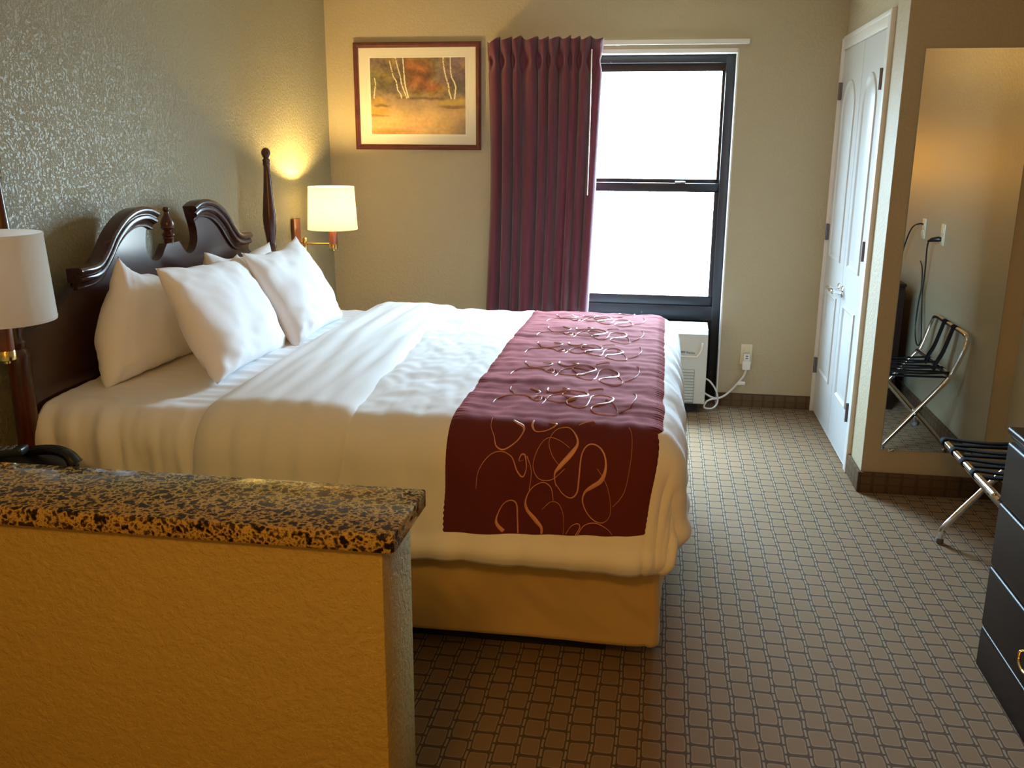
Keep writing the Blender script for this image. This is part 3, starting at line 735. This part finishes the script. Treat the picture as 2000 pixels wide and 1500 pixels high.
# ------------------------------------------------------------------ wall sconces
def sconce(cx, cy, py, lit, label):
    t = thing('wall_sconce', label, 'wall lamp', (0, py, .93), 'wall sconces beside the bed')
    MB().box((0, py - .045, .925), (.022, py + .045, 1.125), .004).build('wall_plate', M['sconce_wood'], t)
    a = MB(); a.tube([(.02, py, .985), (.055, py, .985)], .012, 14); a.lathe([(.012, -.03), (.013, -.02), (.013, .03), (.009, .036)], (.06, py, .985), 18)
    jx, jy = cx - .01, py + (cy - py) * .25
    a.tube([(.06, py, .988), (cx - .018, cy, .988)], .0048, 10); a.build('swing_arm', M['brass'], t)
    MB().lathe([(.021, .985), (.0225, .99), (.0225, 1.085), (.018, 1.09)], (cx, cy, 0)).build('stem', M['sconce_wood'], t)
    MB().lathe([(.004, .948), (.0085, .951), (.0085, .957), (.021, .960), (.0245, .962), (.0245, .984), (.0235, .987), (.020, .987)], (cx, cy, 0)).build('collar', M['brass'], t)
    rb, rt, z0, z1 = .136, .125, 1.068, 1.299
    s = MB(); s.lathe([(rb, z0), (rb + .001, z0 + .008), (rb, z0 + .009), (rt, z1 - .009), (rt + .001, z1 - .008), (rt, z1), (rt - .003, z1), (rb - .003, z0), (rb, z0)], (cx, cy, 0), 56, None, False)
    sh_ = s.build('lamp_shade', M['shade'], t)
    sp = MB()
    for k in range(3):
        an = k * 2 * pi / 3 + .5; sp.tube([(cx, cy, z1 - .03), (cx + (rt - .003) * cos(an), cy + (rt - .003) * sin(an), z1 - .008)], .0018, 6)
    sp.build('shade_spider', M['brass'], sh_)
    MB().lathe([(.010, 1.085), (.014, 1.09), (.014, 1.115), (.022, 1.13), (.0295, 1.16), (.029, 1.18), (.020, 1.203), (.008, 1.213), (.001, 1.214)], (cx, cy, 0), 20).build('bulb', M['bulb_on'] if lit else M['bulb_off'], t)
    return t
sconce(.215, -.60, -.625, True, 'lit wall lamp in the corner beyond the far bed post')
sconce(.284, -3.35, -3.55, False, 'unlit wall lamp at the left edge beside the near bed post')

# ------------------------------------------------------------------ nightstand, telephone, remote
ns = thing('nightstand', 'dark wooden nightstand hidden behind the low partition wall', 'nightstand', (.24, -3.42, 0))
MB().box((.02, -3.63, .04), (.39, -3.22, .555), .004).build('cabinet_body', M['dresser'], ns)
MB().box((.016, -3.65, .555), (.41, -3.20, .58), .006).build('nightstand_top', M['dresser'], ns)
for z0, z1 in ((.08, .30), (.32, .54)):
    d_ = MB().box((.39, -3.615, z0), (.402, -3.235, z1), .004).build('drawer', M['dresser'], ns)
    MB().tube(smooth_path([(.402, -3.46, (z0 + z1) / 2), (.421, -3.455, (z0 + z1) / 2 - .006), (.424, -3.415, (z0 + z1) / 2 - .014), (.421, -3.375, (z0 + z1) / 2 - .006), (.402, -3.37, (z0 + z1) / 2)], 5), .0035, 8).build('handle', M['brass'], d_)
ph = thing('telephone', 'glossy black telephone on the nightstand behind the granite slab', 'telephone', (.30, -3.31, .58))
b = MB(); b.prism([(.0, .0), (.185, .0), (.190, .058), (.165, .070), (.02, .096), (0, .094)], lambda a, z, d: (.205 + a, d, .58 + z), -3.44, -3.255); b.build('base', M['black'], ph, 25)
hp = smooth_path([(.215, -3.285, .640), (.240, -3.285, .664), (.290, -3.285, .682), (.345, -3.285, .686), (.385, -3.285, .674), (.404, -3.285, .648)], 6)
hr = [.018 + .008 * (abs(i / (len(hp) - 1) - .5) * 2) ** 3 for i in range(len(hp))]
MB().tube([hp[0] + (hp[0] - hp[1]) * .2] + hp + [hp[-1] + (hp[-1] - hp[-2]) * .2], [hr[0] * .7] + hr + [hr[-1] * .7], 18, True, .8).build('handset', M['black_gloss'], ph)
ky = MB()
for i in range(4):
    for j in range(3):
        x = .285 + i * .018; y = -3.42 + j * .02; z = .58 + .096 - (x - .225) * .286 - .004
        ky.box((x, y, z), (x + .012, y + .013, z + .006), .001)
ky.build('keypad', M['button'], ph)
rm = thing('remote_control', 'black remote control with grey keys leaning on the telephone', 'remote control', (.20, -3.38, .69))
Rx = Matrix.Translation((.216, -3.362, .6935)) @ Matrix.Rotation(radians(12), 4, 'Z') @ Matrix.Rotation(radians(-7), 4, 'Y')
MB().box((-.10, -.026, -.011), (.085, .026, .011), .006, 3, Rx).build('body', M['black'], rm)
k = MB()
for i in range(7):
    for j in range(3):
        k.box((-.085 + i * .022, -.018 + j * .0135, .010), (-.073 + i * .022, -.010 + j * .0135, .0135), .001, 1, Rx)
k.build('keys', M['button'], rm)

# ------------------------------------------------------------------ air conditioner, outlet and cord
ac = thing('air_conditioner', 'white through wall air conditioner beneath the window', 'air conditioner', (1.77, -.1, 0))
AX_0, AX_1, AYF = 1.235, 2.304, -.215
b = MB()
outl = [(-.005, .05), (AYF + .03, .05), (AYF, .062), (AYF - .002, .30), (AYF + .004, .415), (AYF + .020, .470), (AYF + .045, .492), (-.005, .508)]
b.prism(outl, lambda y, z, d: (d, y, z), AX_0, AX_1); b.build('housing', M['ac'], ac, 25)
b = MB(); b.box((AX_0 + .05, -.005, .0), (AX_1 - .02, .15, .49)); b.box((AX_0 + .03, -.19, .012), (AX_1 - .04, -.02, .05)); b.build('sleeve', M['dark_base'], ac)
b = MB(); gx0, gx1 = AX_0 + .05, AX_1 - .065
b.box((gx0, AYF - .004, .062), (gx1, AYF + .004, .268), .004); gr = b.build('intake_grille', M['ac_grey'], ac)
b = MB()
for i in range(11):
    z = .072 + i * .0178
    b.box((gx0 + .004, AYF - .010, z), (gx1 - .004, AYF - .001, z + .0135), .003)
b.build('louvre', M['ac'], gr)
b = MB()
rp = smooth_path([(gx1 + .035, AYF - .006, .425), (gx1 + .030, AYF - .0075, .385), (gx1 + .010, AYF - .0075, .352), (gx1 - .03, AYF - .0075, .345), (gx1 - .4, AYF - .0075, .345), (gx0, AYF - .0075, .345)], 6)
b.tube(rp, .006, 8); b.build('panel_rim', M['white_plastic'], ac)
b = MB(); b.box((gx1 - .115, AYF - .006, .362), (gx1 - .062, AYF - .0005, .374), .002); b.build('badge', M['ac_dark'], ac)
b = MB()
for i, (dx, hh) in enumerate([(0, .012), (.007, .006), (.013, .007), (.020, .006), (.027, .008), (.034, .006), (.041, .005)]):
    b.box((gx1 - .052 + dx, AYF - .0045, .361), (gx1 - .0475 + dx, AYF - .001, .361 + hh))
b.build('lettering', M['ac_dark'], ac)
ou = thing('wall_outlet', 'ivory outlet cover on the wall between window and closet door', 'outlet', (2.543, 0, .32))
MB().box((2.509, -.006, .262), (2.577, 0, .385), .003).build('cover_plate', M['ivory'], ou)
b = MB(); b.box((2.526, -.0085, .332), (2.560, -.004, .366), .004); b.build('socket', M['ivory'], ou)
cd = thing('power_cord', 'white power cord looping from the air conditioner to the outlet', 'cord', (2.40, -.05, .0))
b = MB(); b.box((2.525, -.052, .290), (2.562, -.009, .335), .005); b.box((2.520, -.050, .236), (2.568, -.009, .292), .006); pg = b.build('plug', M['white_plastic'], cd)
b = MB()
for z in (.322, .309): b.box((2.536, -.0535, z - .004), (2.551, -.0515, z + .004), .0005)
b.build('test_button', M['ac_dark'], pg)
pth = smooth_path([(2.546, -.03, .238), (2.536, -.03, .200), (2.512, -.035, .165), (2.475, -.04, .118), (2.425, -.05, .072), (2.375, -.06, .058), (2.325, -.07, .080), (2.300, -.08, .10)], 8)
pth2 = smooth_path([(2.300, -.085, .185), (2.330, -.085, .172), (2.365, -.085, .13), (2.385, -.085, .08), (2.385, -.09, .035), (2.360, -.11, .010), (2.325, -.12, .008), (2.308, -.12, .02), (2.322, -.10, .045), (2.352, -.085, .058), (2.38, -.07, .055)], 8)
MB().tube(pth, .0062, 10).tube(pth2, .0055, 10).build('cable', M['white_plastic'], cd)
b = MB(); b.box((2.500, -.046, .142), (2.545, -.030, .163), .004, 2); b.build('cord_tag', mat('cord paper tag', (.82, .82, .82), .6), cd)

# ------------------------------------------------------------------ luggage rack
rk = thing('luggage_rack', 'folding chrome luggage rack with black straps below the tall mirror', 'luggage rack', (3.31, -2.2, 0))
LX, RXr, RZ = 3.125, 3.452, .432
yf, yn = -1.895, -2.515    # far and near ends of the rails
rt = .0125
def u_leg(xr, xf, yA, yB):
    # rail along y at (xr,RZ), both ends bent down to feet at xf
    d = Vector((xf - xr, 0, .065 - RZ)).normalized()
    def side(y, s):
        return [Vector((xf + .006 * (1 if xf > xr else -1), y, .008)), Vector((xf, y, .05)), Vector((xf, y, .065)) - d * .03, Vector((xr, y, RZ)) + d * .05, Vector((xr, y - s * .012, RZ)) + d * .012, Vector((xr, y - s * .045, RZ))]
    A = side(yA, 1); B = side(yB, -1)
    P = A + B[::-1]
    res = []
    for i in range(len(P) - 1):
        seg = 1
        res.append(P[i])
    res.append(P[-1]); return smooth_path(res, 4)
lg1 = MB().tube(u_leg(LX, 3.468, yf - .022, yn + .022), rt, 14).build('leg_frame', M['chrome'], rk)
lg2 = MB().tube(u_leg(RXr, 3.168, yf, yn), rt, 14).build('leg_frame', M['chrome'], rk)
for (xf, ys, par) in ((3.468, (yf - .022, yn + .022), lg1), (3.168, (yf, yn), lg2)):
    for y in ys: MB().lathe([(.0125, 0), (.0150, .002), (.0150, .018), (.0125, .022)], (xf + (.006 if xf > 3.3 else -.006), y, 0), 16).build('foot_cap', M['rubber'], par)
for y in (yf - .011, yn + .011):
    MB().tube([(3.305, y - .03, .235), (3.305, y + .03, .235)], .006, 10).build('pivot_bolt', M['chrome'], rk)
bk = smooth_path([(RXr, yf - .015, RZ), (3.468, yf - .012, .47), (3.490, yf - .004, .54), (3.506, yf - .010, .598), (3.512, yf - .055, .632), (3.512, (yf + yn) / 2, .634), (3.512, yn + .055, .632), (3.506, yn + .010, .598), (3.490, yn + .004, .54), (3.468, yn + .012, .47), (RXr, yn + .015, RZ)], 7)
bf = MB().tube(bk, rt * .92, 14).build('back_frame', M['chrome'], rk)
def strap(y, w):
    m = MB(); th = .0016; e = rt + .0025
    P = []
    for i in range(9): a = pi * 1.5 - pi * i / 8; P.append((LX + e * cos(a), RZ + e * sin(a)))
    for i in range(1, 12): t = i / 12; P.append((LX + (RXr - LX) * t, RZ + e - .012 * sin(pi * t)))
    for i in range(9): a = pi / 2 - pi * i / 8; P.append((RXr + e * cos(a), RZ + e * sin(a)))
    for i in range(1, 12): t = i / 12; P.append((RXr + (LX - RXr) * t, RZ - e + .004 - .012 * sin(pi * t) + .010 * sin(pi * t)))
    Q = [(x, z) for x, z in P]
    vs = []; n = len(Q)
    for x, z in Q:
        vs += [(x, y - w / 2, z), (x, y + w / 2, z)]
    fs = [[2 * i, 2 * i + 1, 2 * ((i + 1) % n) + 1, 2 * ((i + 1) % n)] for i in range(n)]
    m.add(vs, fs); o = m.build('strap', M['black_web'], rk, 60); o.modifiers.new('thick', 'SOLIDIFY').thickness = .002
for y in (-1.915, -2.035, -2.155, -2.275): strap(y - .015, .040)
def bstrap(y, w):
    m = MB(); vs = []; e = rt + .003
    P = [(3.512 + e * cos(a), .634 + e * sin(a)) for a in [pi - pi * 1.1 * i / 8 - .2 for i in range(9)]][::-1]
    line = smooth_path([(3.500, .630, 0), (3.482, .56, 0), (3.464, .50, 0), (3.440, .447, 0), (3.430, .41, 0)], 4)
    P = [(p.x, p.y) for p in line[::-1]] + P[::-1]
    for x, z in P: vs += [(x, y - w / 2, z), (x, y + w / 2, z)]
    n = len(P); m.add(vs, [[2 * i, 2 * i + 1, 2 * i + 3, 2 * i + 2] for i in range(n - 1)])
    o = m.build('back_strap', M['black_web'], rk, 60); o.modifiers.new('thick', 'SOLIDIFY').thickness = .002
bstrap(-2.125, .055); bstrap(-2.285, .055)

# ------------------------------------------------------------------ dresser
dz = thing('dresser', 'dark wood dresser with brass pulls at the right edge', 'dresser', (3.23, -3.6, 0))
D0, D1 = -2.812, -4.45; DX0, DX1 = 3.030, 3.425
MB().box((DX0 + .006, D1 + .004, .10), (DX1, D0 - .006, .733), .003).build('cabinet_body', M['dresser'], dz)
b = MB(); b.box((DX0 - .014, D1 - .01, .738), (DX1 + .004, D0 + .006, .758), .007, 3); b.box((DX0 - .004, D1 - .003, .722), (DX1, D0, .738), .006, 3); b.build('dresser_top', M['dresser'], dz, 60)
b = MB(); b.box((DX0 - .008, D1 + .0, .0), (DX1, D0 - .0, .120), .002); b.box((DX0 - .008, D1, .112), (DX1, D0, .130), .006, 3); b.build('plinth', M['dresser'], dz, 60)
ymid = (D0 + D1) / 2
for z0, z1 in ((.536, .716), (.335, .531), (.137, .329)):
    for ya, yb in ((ymid + .003, D0 - .004), (D1 + .004, ymid - .003)):
        m = MB(); m.box((DX0 - .012, ya, z0), (DX0 + .010, yb, z1), .008, 3); d_ = m.build('drawer', M['dresser'], dz, 60)
        yc = (ya + yb) / 2 + .03; zc = (z0 + z1) / 2 + .005
        h = MB()
        h.prism([(-.055, .0), (-.048, .014), (-.030, .018), (-.012, .012), (0, .020), (.012, .012), (.030, .018), (.048, .014), (.055, 0), (.045, -.014), (.02, -.012), (0, -.018), (-.02, -.012), (-.045, -.014)], lambda a, b_, d, yc=yc, zc=zc: (d, yc + a, zc + b_), DX0 - .0145, DX0 - .0118)
        h.tube(smooth_path([(DX0 - .014, yc - .042, zc + .002), (DX0 - .028, yc - .044, zc - .004), (DX0 - .032, yc - .032, zc - .026), (DX0 - .033, yc, zc - .034), (DX0 - .032, yc + .032, zc - .026), (DX0 - .028, yc + .044, zc - .004), (DX0 - .014, yc + .042, zc + .002)], 6), .0042, 10)
        h.build('handle', M['brass'], d_)

# outlets on the right wall, seen only in the mirror, with their black cords
def mirror_outlet(y, label):
    o = thing('wall_outlet', label, 'outlet', (XW, y, 1.055))
    MB().box((XW - .006, y - .035, 1.0), (XW, y + .035, 1.118), .003).build('cover_plate', M['ivory'], o)
    b = MB(); b.box((XW - .008, y - .017, 1.068), (XW - .004, y + .017, 1.100), .004); b.box((XW - .008, y - .017, 1.018), (XW - .004, y + .017, 1.050), .004); b.build('socket', M['ivory'], o)
mirror_outlet(-2.64, 'ivory outlet on the right wall nearer the mirror')
mirror_outlet(-3.03, 'ivory outlet on the right wall farther from the mirror')
c1 = thing('power_cord', 'black cord hanging in a loop from the outlet nearer the mirror', 'cord', (XW - .02, -2.66, 1.0))
MB().tube([(XW - .008, -2.640, 1.034), (XW - .022, -2.645, 1.034), (XW - .05, -2.665, 1.028), (XW - .062, -2.69, 1.018)], [.012, .015, .012, .006], 10).build('plug', M['black'], c1)
MB().tube(smooth_path([(XW - .060, -2.687, 1.019), (XW - .055, -2.72, .97), (XW - .045, -2.745, .88), (XW - .035, -2.78, .78), (XW - .03, -2.80, .70), (XW - .03, -2.765, .60), (XW - .04, -2.69, .50), (XW - .04, -2.68, .45), (XW - .04, -2.73, .415), (XW - .04, -2.79, .44), (XW - .04, -2.825, .52), (XW - .04, -2.82, .64), (XW - .035, -2.815, .74), (XW - .03, -2.86, .84), (XW - .03, -2.92, .88)], 7), .0042, 8).build('cable', M['black'], c1)
c2 = thing('power_cord', 'short black cord from the outlet farther from the mirror', 'cord', (XW - .02, -3.05, 1.05))
MB().tube(smooth_path([(XW - .008, -3.03, 1.084), (XW - .03, -3.04, 1.086), (XW - .05, -3.10, 1.06), (XW - .05, -3.20, .98), (XW - .05, -3.30, .85)], 6), .0045, 8).build('cable', M['black'], c2)

# ------------------------------------------------------------------ light
wd = bpy.data.worlds.new('sky'); S.world = wd; wd.use_nodes = True
bg = wd.node_tree.nodes['Background']; bg.inputs['Color'].default_value = (.70, .88, 1.0, 1); bg.inputs['Strength'].default_value = 1
wt = wd.node_tree; tc = wt.nodes.new('ShaderNodeTexCoord'); sx = wt.nodes.new('ShaderNodeSeparateXYZ'); mr = wt.nodes.new('ShaderNodeMapRange'); vm = wt.nodes.new('ShaderNodeMix'); vm.data_type = 'RGBA'
wt.links.new(tc.outputs['Generated'], sx.inputs[0]); wt.links.new(sx.outputs['Z'], mr.inputs['Value'])
mr.interpolation_type = 'SMOOTHSTEP'; mr.inputs['From Min'].default_value = -.12; mr.inputs['From Max'].default_value = .30
vm.inputs[6].default_value = (16, 19, 19.5, 1); vm.inputs[7].default_value = (63, 91, 120, 1)     # hazy ground below, overcast sky above
wt.links.new(mr.outputs['Result'], vm.inputs[0])
# invented sky skew: stronger on the right for pillows, weaker left for closet doors
mx = wt.nodes.new('ShaderNodeMapRange'); mx.interpolation_type = 'SMOOTHSTEP'; mx.inputs['From Min'].default_value = -.75; mx.inputs['From Max'].default_value = .25; mx.inputs['To Min'].default_value = .38; mx.inputs['To Max'].default_value = 1.45
wt.links.new(sx.outputs['X'], mx.inputs['Value']); wt.links.new(mx.outputs['Result'], bg.inputs['Strength'])
wt.links.new(vm.outputs[2], bg.inputs['Color'])
def area(name, loc, size, power, col, target=None, portal=False):
    l = bpy.data.lights.new(name, 'AREA'); l.shape = 'RECTANGLE'; l.size, l.size_y = size; l.energy = power; l.color = col
    o = bpy.data.objects.new(name, l); C.objects.link(o); o.location = loc
    if target is not None: o.rotation_euler = (Vector(target) - Vector(loc)).to_track_quat('-Z', 'Y').to_euler()
    if portal: l.cycles.is_portal = True
    return o
area('window_portal', ((WX0 + WX1) / 2, .30, 1.3), (WX1 - WX0, 1.5), 1, (1, 1, 1), ((WX0 + WX1) / 2, -3, 1.3), True)
def point(name, loc, r, power, col):
    l = bpy.data.lights.new(name, 'POINT'); l.shadow_soft_size = r; l.energy = power; l.color = col
    o = bpy.data.objects.new(name, l); C.objects.link(o); o.location = loc; return o
point('sconce_bulb', (.215, -.60, 1.235), .025, 46, (1, .66, .22))
point('living_room_lamp', (2.25, -7.5, 1.38), .13, 40, (1, .42, .03))
point('added_warm_fill', (1.75, -6.0, 2.36), .14, 70, (1, .52, .11))  # unseen warm fill, added to light the bed side and front carpet

# ------------------------------------------------------------------ camera
cam = bpy.data.cameras.new('camera'); co = bpy.data.objects.new('camera', cam); C.objects.link(co)
yaw, pitch, roll, fpx = 1.58767369e-01, 2.55396970e-01, 5.82782667e-03, 1799.93124
cam.sensor_fit = 'HORIZONTAL'; cam.sensor_width = 36; cam.lens = fpx / 2000 * 36; cam.clip_start = .02
fw = Vector((-sin(yaw) * cos(pitch), cos(yaw) * cos(pitch), -sin(pitch))); rg = Vector((cos(yaw), sin(yaw), 0)); upv = rg.cross(fw)
r2 = rg * cos(roll) + upv * sin(roll); u2 = -rg * sin(roll) + upv * cos(roll)
mm = Matrix((r2, u2, -fw)).transposed().to_4x4(); mm.translation = (2.01242604, -5.52408984, 1.53311490); co.matrix_world = mm
S.camera = co
S.view_settings.view_transform = 'Standard'; S.view_settings.look = 'None'; S.view_settings.gamma = 1; S.view_settings.exposure = 0
try: S.view_settings.use_curve_mapping = False
except Exception: pass
S.cycles.max_bounces = 10; S.cycles.diffuse_bounces = 6; S.cycles.transparent_max_bounces = 16
S.cycles.sample_clamp_indirect = 6; S.cycles.use_denoising = True
